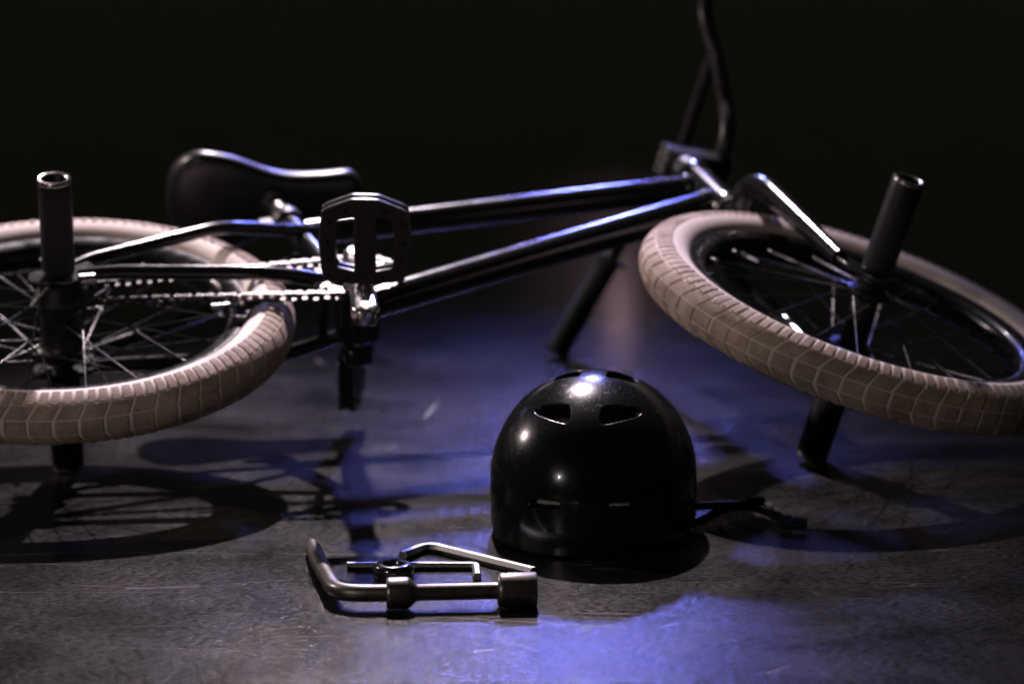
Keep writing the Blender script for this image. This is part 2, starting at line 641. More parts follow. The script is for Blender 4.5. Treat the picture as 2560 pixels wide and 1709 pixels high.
f = MB()
d0, d1 = BB + Vector((0.018, 0.012, 0)), head(0.358)
f.tube([d0, d1], [0.019, 0.019], 28)
weld(f, d1 - (d1 - d0).normalized() * 0.024, d1 - d0, 0.019)
f.build("down_tube", M_PAINT, frame, I4)
f = MB()
t0, t1 = Vector((0.282, 0.258, 0)), head(0.412)
f.tube([t0, t1], 0.0165, 28)
weld(f, t1 - (t1 - t0).normalized() * 0.024, t1 - t0, 0.0165)
f.build("top_tube", M_PAINT, frame, I4)
SD = Vector((-cos(radians(72.5)), sin(radians(72.5)), 0))
f = MB()
f.tube([BB + SD * 0.015, BB + SD * 0.262], 0.0148, 24)
f.build("seat_tube", M_PAINT, frame, I4)
f = MB()
f.lathe([(0.017, -0.060), (0.0235, -0.060), (0.0240, -0.058), (0.0240, -0.048), (0.0215, -0.046), (0.0215, 0.046),
         (0.0240, 0.048), (0.0240, 0.058), (0.0235, 0.060), (0.017, 0.060)], 32, axis_matrix(head(0.385), U))
f.build("head_tube", M_PAINT, frame, I4)
for s in (1, -1):
    f = MB()
    pts, rr = smooth_path([(0.022, 0.010, 0.0585 * s), (0.060, 0.0165, 0.0585 * s), (0.245, 0.018, 0.054 * s), (0.335, 0.034, 0.029 * s)],
                          [0.0075, 0.0090, 0.0090, 0.0085], [0, 0.02, 0.045, 0], 9)
    f.tube(pts, rr, 20)
    f.build("chain_stay", M_PAINT, frame, I4)
    f = MB()
    pts, rr = smooth_path([(0.014, 0.034, 0.0585 * s), (0.030, 0.052, 0.0585 * s), (0.183, 0.160, 0.052 * s), (0.296, 0.243, 0.008 * s)],
                          [0.0070, 0.0080, 0.0080, 0.0075], [0, 0.012, 0.03, 0], 9)
    f.tube(pts, rr, 20)
    f.build("seat_stay", M_PAINT, frame, I4)
    me = extrude2d("dropout", [rounded([(-0.034, -0.014), (0.012, -0.016), (0.046, 0.010), (0.040, 0.026), (0.024, 0.050), (0.008, 0.044), (-0.012, 0.018), (-0.034, 0.014)], 0.008)], 0.0062, 0.0006)
    link("dropout", me, M_PAINT, frame, Matrix.Translation((0, 0, 0.0585 * s)))
f = MB()
f.tube([(0.300, 0.040, -0.040), (0.300, 0.040, 0.040)], 0.006, 14)
f.build("stay_bridge", M_PAINT, frame, I4)

# ---- headset cups, seat clamp, seat post
for u0, h in ((0.3205, 0.008), (0.4505, 0.010)):
    f = MB()
    f.lathe([(0.016, -h / 2), (0.0225, -h / 2), (0.0235, 0), (0.0215, h / 2), (0.016, h / 2)], 28, axis_matrix(head(u0), U))
    f.build("headset_cup", M_BLACK, bike, BIKE)
f = MB()
f.lathe([(0.0150, -0.009), (0.0195, -0.009), (0.0200, -0.007), (0.0200, 0.007), (0.0195, 0.009), (0.0150, 0.009)], 28, axis_matrix(BB + SD * 0.268, SD))
f.box((0.025, 0, 0), (0.018, 0.012, 0.014), axis_matrix(BB + SD * 0.268, SD, (-1, 0, 0)))
f.build("seat_clamp", M_BLACK, bike, BIKE)
f = MB()
f.tube([BB + SD * 0.20, BB + SD * 0.345], 0.0127, 22)
f.build("seat_post", M_STEEL, bike, BIKE)


# ---- saddle
def saddle_mesh():
    """closed body: x along the saddle (rear 0 -> nose 0.262), y up, z sideways"""
    V, F = [], []
    ns, nr = 44, 40
    L = 0.244
    for i in range(ns + 1):
        t = i / ns
        x = L * (0.5 - 0.5 * cos(pi * t))
        tt = x / L
        wr = 0.042 / (1 + math.exp((tt - 0.42) * 11)) + 0.0300
        rear = sqrt(max(0, 1 - (1 - min(tt / 0.20, 1)) ** 2.3))
        nose = sqrt(max(0, 1 - (max(tt - 0.90, 0) / 0.10) ** 2.2))
        w = max(wr * rear * nose, 0.0012)
        hgt = max((0.058 - 0.022 * tt) * min(rear, nose) ** 0.6, 0.001)
        yc = 0.022 * (1 - tt) ** 2.2 * 1.1 + 0.008 * max(0, tt - 0.6)
        drop = 0.016 * (1 - tt) ** 0.8 + 0.004
        for k in range(nr):
            a = 2 * pi * k / nr
            ca, sa = cos(a), sin(a)
            z = w * (abs(ca) ** 0.8) * (1 if ca >= 0 else -1)
            crown = -drop * (abs(z) / max(wr, 1e-5)) ** 2.4 * min(1, w / wr + 0.2)
            if sa >= 0:
                y = yc + hgt * 0.45 * abs(sa) ** 0.8 + crown
            else:
                y = yc - hgt * 0.55 * abs(sa) ** 0.9 + crown
            V.append((x, y, z))
    for i in range(ns):
        for k in range(nr):
            k2 = (k + 1) % nr
            F.append((i * nr + k, i * nr + k2, (i + 1) * nr + k2, (i + 1) * nr + k))
    F.append(tuple(range(nr - 1, -1, -1)))
    F.append(tuple(ns * nr + k for k in range(nr)))
    b = MB()
    b.add(V, F)
    return b


SDL = Matrix.Translation((0.115, 0.353, 0)) @ Matrix.Rotation(radians(10.0), 4, 'Z')
saddle = saddle_mesh().build("saddle", M_SADDLE, bike, BIKE @ SDL, angle=70)
f = MB()
for k in range(9):
    t = k / 8
    f.box((0.065 + 0.135 * t, -0.010, 0), (0.003, 0.014, 0.066 - 0.042 * t))
f.tube([(0.055, -0.006, 0), (0.215, -0.006, 0)], 0.006, 10)
f.build("saddle_base", M_RUBBER, saddle, I4, bevel=0.0006)
f = MB()
f.lathe([(0.0, -0.020), (0.013, -0.020), (0.016, -0.014), (0.016, 0.014), (0.013, 0.020), (0, 0.020)], 22, Matrix.Translation((0.128, -0.018, 0)))
f.build("pivot", M_BLACK, saddle, I4)


# ---- wheels
def tyre_mesh():
    R0, r = 0.2370, 0.0292
    b = MB()
    prof = []
    nphi = 40
    for k in range(nphi + 1):
        phi = radians(-152 + 304 * k / nphi)
        prof.append((R0 + r * cos(phi), r * sin(phi)))
    b.lathe(prof, 180, mi=1)

    def block(th0, th1, p0, p1, sh0, sh1, hgt, nt, npp):
        """raised block between angles; sh = shift of the angle at p0 / p1"""
        g = []
        hgt *= random.uniform(0.75, 1.15)
        th0 += random.uniform(-1, 1) * 0.0006 / 0.262
        th1 += random.uniform(-1, 1) * 0.0006 / 0.262
        for lev in (0, 1):
            rows = []
            for j in range(npp + 1):
                s = j / npp
                ins = 0.0 if lev == 0 else 0.035
                ss = s * (1 - 2 * ins) + ins
                phi = p0 + (p1 - p0) * ss
                sh = sh0 + (sh1 - sh0) * ss
                row = []
                for i in range(nt + 1):
                    q = i / nt
                    qq = q * (1 - 2 * ins) + ins
                    th = th0 + (th1 - th0) * qq + sh
                    rr = r - 0.0006 + (hgt if lev else 0)
                    row.append(((R0 + rr * cos(phi)) * cos(th), (R0 + rr * cos(phi)) * sin(th), rr * sin(phi)))
                rows.append(row)
            g.append(rows)
        V, F = [], []
        w = nt + 1
        for rows in g:
            for row in rows:
                V += row
        o = (npp + 1) * w
        for j in range(npp):
            for i in range(nt):
                F.append((o + j * w + i, o + j * w + i + 1, o + (j + 1) * w + i + 1, o + (j + 1) * w + i))
        for i in range(nt):
            F.append((i, i + 1, o + i + 1, o + i))
            q = npp * w
            F.append((q + i, o + q + i, o + q + i + 1, q + i + 1))
        for j in range(npp):
            F.append((j * w, o + j * w, o + (j + 1) * w, (j + 1) * w))
            q = nt
            F.append((j * w + q, (j + 1) * w + q, o + (j + 1) * w + q, o + j * w + q))
        b.add(V, F, 0)

    nb = 60
    dt = 2 * pi / nb
    gap = 0.0031 / 0.262
    gp = 0.0010 / 0.0292
    for n in range(nb):
        t = n * dt
        block(t + gap / 2, t + dt - gap / 2, radians(-17) + gp / 2, radians(17) - gp / 2, 0, 0, 0.0021, 3, 3)
        for s in (1, -1):
            a0, a1 = radians(17) + gp / 2, radians(50) - gp / 2
            sh = 0.0085 / 0.25
            block(t + gap / 2, t + dt - gap / 2, s * a0, s * a1, 0, sh, 0.0021, 3, 3)
            for h in (0, 0.5):
                block(t + sh + h * dt + gap * 0.7, t + sh + (h + 0.5) * dt - gap * 0.7, s * (radians(50) + gp / 2), s * radians(90), 0, 0.010, 0.0020, 2, 2)
    return b.mesh("tyre", [M_TREAD, M_GROOVE])


def rim_mesh():
    b = MB()
    prof = [(0.2065, 0.0150), (0.2125, 0.0165), (0.2125, 0.0190), (0.2080, 0.0190), (0.1980, 0.0165), (0.1925, 0.0120), (0.1905, 0.0060),
            (0.1905, -0.0060), (0.1925, -0.0120), (0.1980, -0.0165), (0.2080, -0.0190), (0.2125, -0.0190), (0.2125, -0.0165), (0.2065, -0.0150)]
    b.lathe(prof, 144, close=True)
    return b.mesh("wheel", [M_RIM])


def hub_mesh(rear):
    b = MB()
    fr = 0.030 if rear else 0.026
    br = 0.024 if rear else 0.016
    c = 0.027 if rear else 0.034
    prof = [(0.006, -0.056), (0.0115, -0.056), (0.0125, -0.050), (0.018, -0.046), (br, -0.042), (fr - 0.004, -c - 0.005), (fr, -c - 0.003),
            (fr, -c), (fr - 0.003, -c + 0.002), (br, -c + 0.008), (br, c - 0.008), (fr - 0.003, c - 0.002), (fr, c), (fr, c + 0.003), (fr - 0.004, c + 0.005),
            (br, 0.040), (0.018, 0.045), (0.0125, 0.050), (0.0115, 0.056), (0.006, 0.056)]
    b.lathe(prof, 36)
    return b.mesh("hub", [M_BLACK])


def spoke_mesh(L):
    b = MB()
    b.lathe([(0.0, 0), (0.0016, 0.0005), (0.0010, 0.004), (0.0009, L - 0.016), (0.0019, L - 0.014), (0.0019, L - 0.001), (0, L)], 7)
    return b.mesh("spoke", [M_SPOKE])


TY, RIMM = tyre_mesh(), rim_mesh()
HUB_R, HUB_F = hub_mesh(True), hub_mesh(False)


def make_wheel(local, hub, fr, c, phase, label):
    w = link("wheel", RIMM, None, bike, local, True, 40)
    w["label"] = label
    link("tyre", TY, None, w, Matrix.Rotation(phase, 4, 'Z'), True, 35)
    link("hub", hub, None, w, I4, True, 35)
    ns = 36
    sm = None
    for i in range(ns):
        side = 1 if i % 2 == 0 else -1
        j = i // 2
        sgn = 1 if j % 2 == 0 else -1
        rim_a = 2 * pi * i / ns + phase
        hub_a = rim_a + sgn * radians(62)
        p = Vector(((fr - 0.004) * cos(hub_a), (fr - 0.004) * sin(hub_a), side * (c + 0.0015 + sgn * 0.002)))
        q = Vector((0.1915 * cos(rim_a), 0.1915 * sin(rim_a), side * 0.004))
        if sm is None:
            sm = spoke_mesh((q - p).length)
        m = axis_matrix(p, q - p)
        link("spoke", sm, None, w, m, True, 60)
    b = MB()
    va = phase + radians(95)
    m = axis_matrix((0.1905 * cos(va), 0.1905 * sin(va), 0), (-cos(va), -sin(va), 0))
    b.lathe([(0.0, -0.004), (0.0045, -0.004), (0.0045, 0.002), (0.004, 0.024), (0.0045, 0.025), (0.0045, 0.034), (0.0, 0.035)], 12, m)
    b.build("valve", M_RUBBER, w, I4)
    return w


wheel_r = make_wheel(BIKE, HUB_R, 0.030, 0.027, 0.02, "rear wheel with tan tyre and black rim")
wheel_f = make_wheel(STEER @ Matrix.Translation((0.032, 0, 0)), HUB_F, 0.026, 0.034, 0.41, "front wheel with pale tan tyre, turned down towards the floor")


# ---- pegs and axle nuts
def peg_mesh():
    b = MB()
    R = 0.0190
    b.lathe([(0.0, 0.014), (0.0080, 0.014), (0.0140, 0.016), (0.0140, 0.114), (0.0152, 0.1155), (0.0176, 0.1160), (0.0190, 0.1140), (R, 0.104), (R, 0.006),
             (0.0180, 0.001), (0.0165, 0.0), (0.0, 0.0)], 40)
    return b.mesh("peg", [M_PEG])


PEG = peg_mesh()
for loc0, z0 in ((BIKE, 0.0655), (STEER @ Matrix.Translation((0.032, 0, 0)), 0.0620)):
    for s in (1, -1):
        m = loc0 @ Matrix.Translation((0, 0, s * z0))
        if s < 0:
            m = m @ Matrix.Rotation(pi, 4, 'X')
        pg = link("peg", PEG, None, bike, m, True, 50)
        b = MB()
        b.lathe([(0.0, 0.030), (0.0095, 0.030), (0.0100, 0.028), (0.0100, 0.0145), (0.0, 0.0145)], 6)
        b.build("axle_nut", M_STEEL, pg, I4, smooth=False)
# worn bright lip on the peg mouths
RING = MB().lathe([(0.0142, 0.1147), (0.0152, 0.1161), (0.0176, 0.1166), (0.0188, 0.1152), (0.0192, 0.1120), (0.0190, 0.1115)], 40).mesh("lip", [M_STEEL])
for o in [o for o in bike.children if o.name.split('.')[0] == "peg"]:
    link("lip", RING, None, o, I4, True, 60)

# hub guard under the upper dropout of the rear wheel, and its silver locknut
b = MB()
b.lathe([(0.012, 0.055), (0.0195, 0.055), (0.0215, 0.053), (0.0300, 0.0365), (0.0310, 0.0330), (0.0290, 0.0315), (0.012, 0.0315)], 40)
b.build("hub_guard", M_PEG, bike, BIKE)
b = MB()
b.tube([(-0.012, -0.0175, 0.056), (-0.031, -0.021, 0.034)], 0.0028, 8)
b.build("guard_bolt", M_STEEL, bike, BIKE)
b = MB()
b.tube([(0.024, -0.006, 0.0585), (0.040, 0.000, 0.0585)], [0.0075, 0.0060], 14)
b.build("chain_tensioner", M_CHROME, bike, BIKE)

# ---- fork
f = MB()
f.lathe([(0.0, 0.288), (0.0175, 0.288), (0.0200, 0.291), (0.0200, 0.310), (0.0165, 0.3165), (0.0142, 0.318), (0.0142, 0.53), (0.0, 0.53)], 28,
        axis_matrix((0, 0, 0), (0, 1, 0)) @ I4)
fork = f.build("fork", M_PAINT, bike, STEER)
for s in (1, -1):
    f = MB()
    pts, rr = smooth_path([(0.0, 0.300, 0.010 * s), (0.002, 0.306, 0.040 * s), (0.003, 0.272, 0.0575 * s), (0.003, 0.040, 0.0575 * s)],
                          [0.0145, 0.0150, 0.0158, 0.0095], [0, 0.03, 0.034, 0], 10)
    f.tube(pts, rr, 24)
    f.build("fork_leg", M_PAINT, fork, I4)
    me = extrude2d("fork_dropout", [rounded([(-0.004, 0.052), (0.010, 0.050), (0.030, 0.018), (0.048, 0.008), (0.048, -0.016), (0.022, -0.017), (0.002, 0.012)], 0.006)], 0.0062, 0.0006)
    link("fork_dropout", me, M_PAINT, fork, Matrix.Translation((0, 0, 0.0560 * s)))

# ---- stem and handlebar
f = MB()
f.lathe([(0.0, 0.458), (0.0185, 0.458), (0.0195, 0.460), (0.0195, 0.472), (0.0185, 0.474), (0.0, 0.474)], 26, axis_matrix((0, 0, 0), (0, 1, 0)))
f.build("headset_spacer", M_BLACK, bike, STEER)
outline = rounded([(-0.019, 0.484), (0.028, 0.486), (0.070, 0.492), (0.076, 0.505), (0.070, 0.518), (0.028, 0.515), (-0.019, 0.512)], 0.008)
me = extrude2d("stem", [outline], 0.034, 0.004)
stem = link("stem", me, M_BLACK, bike, STEER, True, 40)
for (x, y) in ((-0.0210, 0.491), (-0.0210, 0.506)):
    f = MB()
    f.lathe([(0, -0.019), (0.0045, -0.019), (0.0045, 0.019), (0.0, 0.019)], 12, Matrix.Translation((x, y, 0)))
    f.build("bolt", M_STEEL, stem, I4)
for z in (-0.010, 0.010):
    for y in (0.496, 0.514):
        f = MB()
        f.lathe([(0, 0.0), (0.0045, 0.0), (0.0045, 0.006), (0.0, 0.006)], 12, axis_matrix((0.0715, y, z), (1, 0, 0)))
        f.build("bolt", M_STEEL, stem, I4)

half = [(0.062, 0.506, 0.0), (0.062, 0.506, 0.052), (0.072, 0.610, 0.106), (0.076, 0.715, 0.152), (0.018, 0.695, 0.3476)]
full = [(p[0], p[1], -p[2]) for p in reversed(half[1:])] + half
f = MB()
f.tube(smooth_path(full, None, [0, 0.05, 0.001, 0.035, 0.001, 0.035, 0.001, 0.05, 0], 8), 0.0104, 20)
bar = f.build("handlebar", M_BAR, bike, STEER)
f = MB()
f.tube([(0.0735, 0.640, -0.117), (0.0735, 0.640, 0.117)], 0.0085, 16)
f.build("crossbar", M_BAR, bar, I4)
for s in (1, -1):
    a = Vector((0.076, 0.715, 0.152 * s))
    e = Vector((0.018, 0.695, 0.3476 * s))
    d = (e - a).normalized()
    prof = []
    g0 = (e - a).length - 0.140
    prof += [(0.0, g0), (0.0240, g0), (0.0245, g0 + 0.002), (0.0240, g0 + 0.004), (0.0152, g0 + 0.005)]
    n = 36
    for k in range(n):
        z = g0 + 0.006 + (0.132 * k / n)
        prof += [(0.0150, z), (0.0163, z + 0.0010), (0.0163, z + 0.0022), (0.0150, z + 0.0032)]
    prof += [(0.0170, g0 + 0.140), (0.0175, g0 + 0.146), (0.0160, g0 + 0.150), (0.0, g0 + 0.150)]
    f = MB()
    f.lathe(prof, 24, axis_matrix(a, d))
    f.build("grip", M_RUBBER, bar, I4)

# ---- cranks, sprocket
def arm(s):
    ang_d = Vector((0.004, -0.170, 0)) * s
    e = BB + ang_d
    f = MB()
    zc0, zc1 = 0.058 * s, 0.070 * s
    n = 14
    loops = []
    V, F = [], []
    d = ang_d.normalized()
    side = Vector((-d.y, d.x, 0))
    prof = [(-0.018, 0.010, 0.009), (-0.014, 0.016, 0.0115), (0.0, 0.0185, 0.0125), (0.022, 0.0165, 0.0115), (0.090, 0.0135, 0.0105), (0.150, 0.0150, 0.0105), (0.170, 0.0165, 0.0110), (0.182, 0.0140, 0.0105), (0.187, 0.0080, 0.0085)]
    seg = 16
    for (t, w, h) in prof:
        k = min(max(t / 0.17, 0), 1)
        c = BB + d * t + Vector((0, 0, zc0 + (zc1 - zc0) * k))
        for q in range(seg):
            a = 2 * pi * q / seg
            ca, sa = cos(a), sin(a)
            x = w * (abs(ca) ** 0.45) * (1 if ca > 0 else -1)
            z = h * (abs(sa) ** 0.45) * (1 if sa > 0 else -1)
            V.append(c + side * x + Vector((0, 0, z)))
    m = len(prof)
    for i in range(m - 1):
        for q in range(seg):
            q2 = (q + 1) % seg
            F.append((i * seg + q, i * seg + q2, (i + 1) * seg + q2, (i + 1) * seg + q))
    F.append(tuple(range(seg - 1, -1, -1)))
    F.append(tuple((m - 1) * seg + q for q in range(seg)))
    f.add(V, F)
    o = f.build("crank_arm", M_CHROME if s > 0 else M_PAINT, bike, BIKE, angle=45)
    b = MB()
    b.lathe([(0, 0.0), (0.0105, 0.0), (0.0115, 0.001), (0.0115, 0.0030), (0.0, 0.0035)], 20,
            Matrix.Translation(BB + Vector((0, 0, 0.0700 * s))) @ (Matrix.Rotation(pi, 4, 'X') if s < 0 else I4))
    b.build("crank_bolt", M_STEEL, o, I4)
    return e


E_R = arm(1)
E_L = arm(-1)
f = MB()
f.lathe([(0.0, -0.062), (0.0095, -0.062), (0.0095, 0.062), (0.0, 0.062)], 20, Matrix.Translation(BB))
f.build("crank_axle", M_CHROME, bike, BIKE)


def sprocket_mesh():
    nT = 25
    outer = []
    for k in range(nT):
        a = 2 * pi * k / nT
        da = 2 * pi / nT
        for (q, r) in ((-0.46, 0.0472), (-0.22, 0.0480), (-0.10, 0.0535), (0.10, 0.0535), (0.22, 0.0480), (0.46, 0.0472)):
            outer.append((r * cos(a + q * da), r * sin(a + q * da)))
    loops = [outer]
    for k in range(5):
        a = 2 * pi * k / 5
        L = []
        for q in range(9):
            t = -0.42 + 0.84 * q / 8
            L.append((0.0405 * cos(a + t), 0.0405 * sin(a + t)))
        for q in range(9):
            t = 0.30 - 0.60 * q / 8
            L.append((0.0225 * cos(a + t), 0.0225 * sin(a + t)))
        loops.append(L)
    loops.append([(0.0095 * cos(2 * pi * k / 24), 0.0095 * sin(2 * pi * k / 24)) for k in range(24)])
    return extrude2d("sprocket", loops, 0.0050, 0.0006)


CH_Z = 0.0385
link("sprocket", sprocket_mesh(), M_CHROME, bike, BIKE @ Matrix.Translation(BB + Vector((0, 0, CH_Z))), True, 40)
f = MB()
f.lathe([(0.010, CH_Z - 0.002), (0.0165, CH_Z - 0.002), (0.0165, CH_Z + 0.002), (0.010, CH_Z + 0.002)], 27, close=True)
f.build("cog", M_CHAIN, bike, BIKE, smooth=False)

# ---- chain
r1, r2 = 0.0507, 0.0186
C1, C2 = Vector((BB.x, BB.y)), Vector((0, 0))
D = C1 - C2
dist = D.length
base = atan2(D.y, D.x)
beta = math.acos((r1 - r2) / dist)
segs = []
# tangent points; go: upper run from cog to sprocket, round sprocket, lower run back, round cog
au, al = base + (pi - (pi - beta)) , base - beta
n_up = Vector((cos(base + beta), sin(base + beta)))
n_lo = Vector((cos(base - beta), sin(base - beta)))
# sprocket is larger: normals lean towards it
n_up = Vector((cos(base + pi - beta), sin(base + pi - beta))) if False else n_up
lt = sqrt(dist ** 2 - (r1 - r2) ** 2)
nu = Vector((-sin(base), cos(base)))
sn = (r1 - r2) / dist
cs = sqrt(1 - sn * sn)
db = D.normalized()
nU = -db * sn + nu * cs
nL = -db * sn - nu * cs
A_up, B_up = C2 + nU * r2, C1 + nU * r1
A_lo, B_lo = C2 + nL * r2, C1 + nL * r1
angU = atan2(nU.y, nU.x)
angL = atan2(nL.y, nL.x)
wrap1 = (angU - angL) % (2 * pi)
wrap1 = wrap1 if wrap1 > pi * 0.9 and True else wrap1
# clockwise round the sprocket from nU through +db to nL
w1 = (angU - angL) % (2 * pi)
w2 = 2 * pi - w1
total = 2 * lt + r1 * w1 + r2 * w2
NL = 2 * round(total / 0.0127 / 2)
pitch = total / NL


def chain_pt(s):
    s = s % total
    if s < lt:
        return A_up + (B_up - A_up) * (s / lt)
    s -= lt
    if s < r1 * w1:
        a = angU - s / r1
        return C1 + Vector((cos(a), sin(a))) * r1
    s -= r1 * w1
    if s < lt:
        return B_lo + (A_lo - B_lo) * (s / lt)
    s -= lt
    a = angL - s / r2
    return C2 + Vector((cos(a), sin(a))) * r2


f = MB()
jit = [Vector(((random.random() - .5) * 0.0006, (random.random() - .5) * 0.0010)) for _ in range(NL)]
jpts = [chain_pt(i * pitch) + jit[i] for i in range(NL)]
for p in jpts:
    f.lathe([(0, -0.0024), (0.0039, -0.0024), (0.0039, 0.0024), (0, 0.0024)], 9, Matrix.Translation((p.x, p.y, CH_Z)))
    f.lathe([(0, -0.0056), (0.0018, -0.0056), (0.0018, 0.0056), (0, 0.0056)], 7, Matrix.Translation((p.x, p.y, CH_Z)))
chain = f.build("chain", M_CHAIN, bike, BIKE)


def link_mesh(name, off):
    L = pitch
    out = []
    for k in range(7):
        a = -pi / 2 + pi * k / 6
        out.append((L / 2 + 0.0043 * cos(a), 0.0043 * sin(a)))
    out.append((0.0, 0.0020))
    for k in range(7):
        a = pi / 2 + pi * k / 6
        out.append((-L / 2 + 0.0043 * cos(a), 0.0043 * sin(a)))
    out.append((0.0, -0.0020))
    b = MB()
    n = len(out)
    for z in (off, -off):
        V = [(x, y, z - 0.0006) for x, y in out] + [(x, y, z + 0.0006) for x, y in out]
        F = [tuple(range(n - 1, -1, -1)), tuple(range(n, 2 * n))]
        for i in range(n):
            j = (i + 1) % n
            F.append((i, j, n + j, n + i))
        b.add(V, F)
    return b.mesh(name, [M_CHAIN])


LK = [link_mesh("chain_link", 0.0044), link_mesh("chain_link", 0.0030)]
for i in range(NL):
    p, q = jpts[i], jpts[(i + 1) % NL]
    c = (p + q) / 2
    d = q - p
    m = Matrix.Translation((c.x, c.y, CH_Z)) @ Matrix.Rotation(atan2(d.y, d.x), 4, 'Z')
    link("chain_link", LK[i % 2], None, chain, m, True, 30)


# ---- pedals (local: x width, y along the spindle outwards, z thickness)
def pedal(local, label):
    W2, Y0, Y1 = 0.0475, 0.0, 0.108
    outline = [(-0.0390, 0.003), (-0.014, -0.001), (0.014, -0.001), (0.0390, 0.003), (0.0470, 0.012), (0.0495, 0.054), (0.0465, 0.093), (0.041, 0.097), (0.014, 0.109), (-0.014, 0.109),
               (-0.041, 0.097), (-0.0465, 0.093), (-0.0495, 0.054), (-0.0470, 0.012)]
    outline = rounded(outline, 0.003, 4)
    wl = rounded([(-0.0105, 0.014), (-0.0110, 0.054), (-0.0102, 0.088), (-0.0305, 0.084), (-0.0345, 0.054), (-0.0315, 0.019)], 0.003, 4)
    wr = [(-x, y) for x, y in reversed(wl)]
    # front and back cage plates with a gap between them
    me = extrude2d("pedal", [outline, wl, wr], 0.0062, 0.0009)
    tmp = bmesh.new()
    tmp.from_mesh(me)
    bmesh.ops.translate(tmp, verts=tmp.verts, vec=(0, 0, 0.0068))
    me2 = me.copy()
    tmp2 = bmesh.new()
    tmp2.from_mesh(me2)
    bmesh.ops.translate(tmp2, verts=tmp2.verts, vec=(0, 0, -0.0068))
    tmp2.to_mesh(me2)
    tmp.from_mesh(me2)
    tmp.to_mesh(me)
    tmp.free(); tmp2.free()
    bpy.data.meshes.remove(me2)
    p = link("pedal", me, M_PEDAL, bike, local, True, 35)
    p["label"] = label
    b = MB()
    b.box((0, 0.0535, 0), (0.0190, 0.1085, 0.0190))
    b.build("body", M_PEDAL, p, I4, bevel=0.003)
    for sx in (-1, 1):
        b = MB()
        pts = [(sx * 0.0330, 0.008, 0), (sx * 0.0425, 0.020, 0), (sx * 0.0440, 0.054, 0), (sx * 0.0420, 0.088, 0), (sx * 0.0385, 0.094, 0)]
        for q0, q1 in zip(pts[:-1], pts[1:]):
            d = Vector(q1) - Vector(q0)
            m = Matrix.Translation((Vector(q0) + Vector(q1)) / 2) @ Matrix.Rotation(atan2(d.y, d.x), 4, 'Z')
            b.box((0, 0, 0), (d.length + 0.001, 0.0045, 0.0085), m)
        b.build("cage_wall", M_PEDAL, p, I4, smooth=False)
    b = MB()
    b.lathe([(0, -0.026), (0.0065, -0.026), (0.0065, -0.020), (0.0100, -0.0185), (0.0100, -0.009), (0.0085, -0.007), (0.0085, 0.004), (0, 0.004)], 20, axis_matrix((0, 0, 0), (0, 1, 0)))
    b.build("spindle", M_CHROME, p, I4)
    for fs in (1, -1):
        for (x, y) in ((-0.0400, 0.030), (-0.0425, 0.054), (-0.0400, 0.080), (0.0400, 0.030), (0.0425, 0.054), (0.0400, 0.080), (-0.021, 0.0945), (0.021, 0.0945), (-0.020, 0.0075), (0.020, 0.0075)):
            b = MB()
            b.lathe([(0, 0.0095), (0.0019, 0.0095), (0.0019, 0.0130), (0.0014, 0.0137), (0, 0.0137)], 8, (Matrix.Rotation(pi, 4, 'X') if fs < 0 else I4) @ Matrix.Translation((x, -y if fs < 0 else y, 0)))
            b.build("pin", M_BLACK, p, I4)
    return p


def pedal_matrix(e, s, facing):
    """spindle along s*z of the bicycle; facing = direction of the tread face in the bicycle's x-y plane"""
    y = Vector((0, 0, s))
    z = Vector((facing[0], facing[1], 0)).normalized()
    x = y.cross(z)
    m = Matrix((x, y, z)).transposed().to_4x4()
    m.translation = Vector((e.x, e.y, 0.1105 * s))
    return BIKE @ m @ Matrix.Diagonal((1.0, 0.90, 1.0, 1.0))


pedal(pedal_matrix(E_R, 1, (-0.10, -1.0)), "black platform pedal standing upright, open cage facing the viewer")
pedal(pedal_matrix(E_L, -1, (0.985, -0.17)), "black platform pedal seen edge on below the crank")

# ---- rear brake between the stays
f = MB()
f.box((0.246, 0.020, -0.001), (0.020, 0.022, 0.034))
brake = f.build("brake", M_BLACK, bike, BIKE, bevel=0.004)
for s in (1, -1):
    f = MB()
    f.tube(smooth_path([(0.262, 0.010, 0.004 * s), (0.240, -0.002, 0.024 * s), (0.206, -0.014, 0.0265 * s)], None, 0.012, 6), [0.005] * 8, 12)
    f.build("brake_arm", M_BLACK, brake, I4)
    f = MB()
    f.box((0.206, -0.020, 0.0235 * s), (0.013, 0.048, 0.008))
    f.build("brake_pad", M_RUBBER, brake, I4, bevel=0.0015)
    f = MB()
    f.lathe([(0, 0), (0.0050, 0), (0.0050, 0.010), (0.0035, 0.012), (0.0, 0.012)], 12, axis_matrix((0.206, -0.016, 0.030 * s), (0, 0, s)))
    f.build("brake_bolt", M_STEEL, brake, I4)
f = MB()
f.tube(smooth_path([(0.235, 0.018, 0.016), (0.200, 0.010, 0.018), (0.172, 0.004, 0.018)], None, 0.01, 5), 0.0038, 10)
f.build("cable_adjuster", M_STEEL, brake, I4)

# ------------------------------------------------------------------ the helmet
HY = radians(-7.0)
helmet = empty("helmet", Matrix.Translation((0.0877, 3.502, 0)) @ Matrix.Rotation(HY, 4, 'Z'))
tag(helmet, "glossy black skate helmet with scratched shell standing on the floor", "helmet")
UPV = [(0.0170, 0.1522), (0.0155, 0.1412), (0.0195, 0.1380), (0.0415, 0.1408), (0.0545, 0.1424), (0.0565, 0.1442), (0.0490, 0.1486), (0.0300, 0.1522)]
LOV = [(0.0223, 0.0618), (0.0480, 0.0622), (0.0550, 0.0590), (0.0560, 0.0555), (0.0510, 0.0530), (0.0223, 0.0540)]
TPV = [(0.0150, -0.0150), (0.0420, -0.0100), (0.0460, 0.0040), (0.0400, 0.0200), (0.0150, 0.0240)]
SDV = []


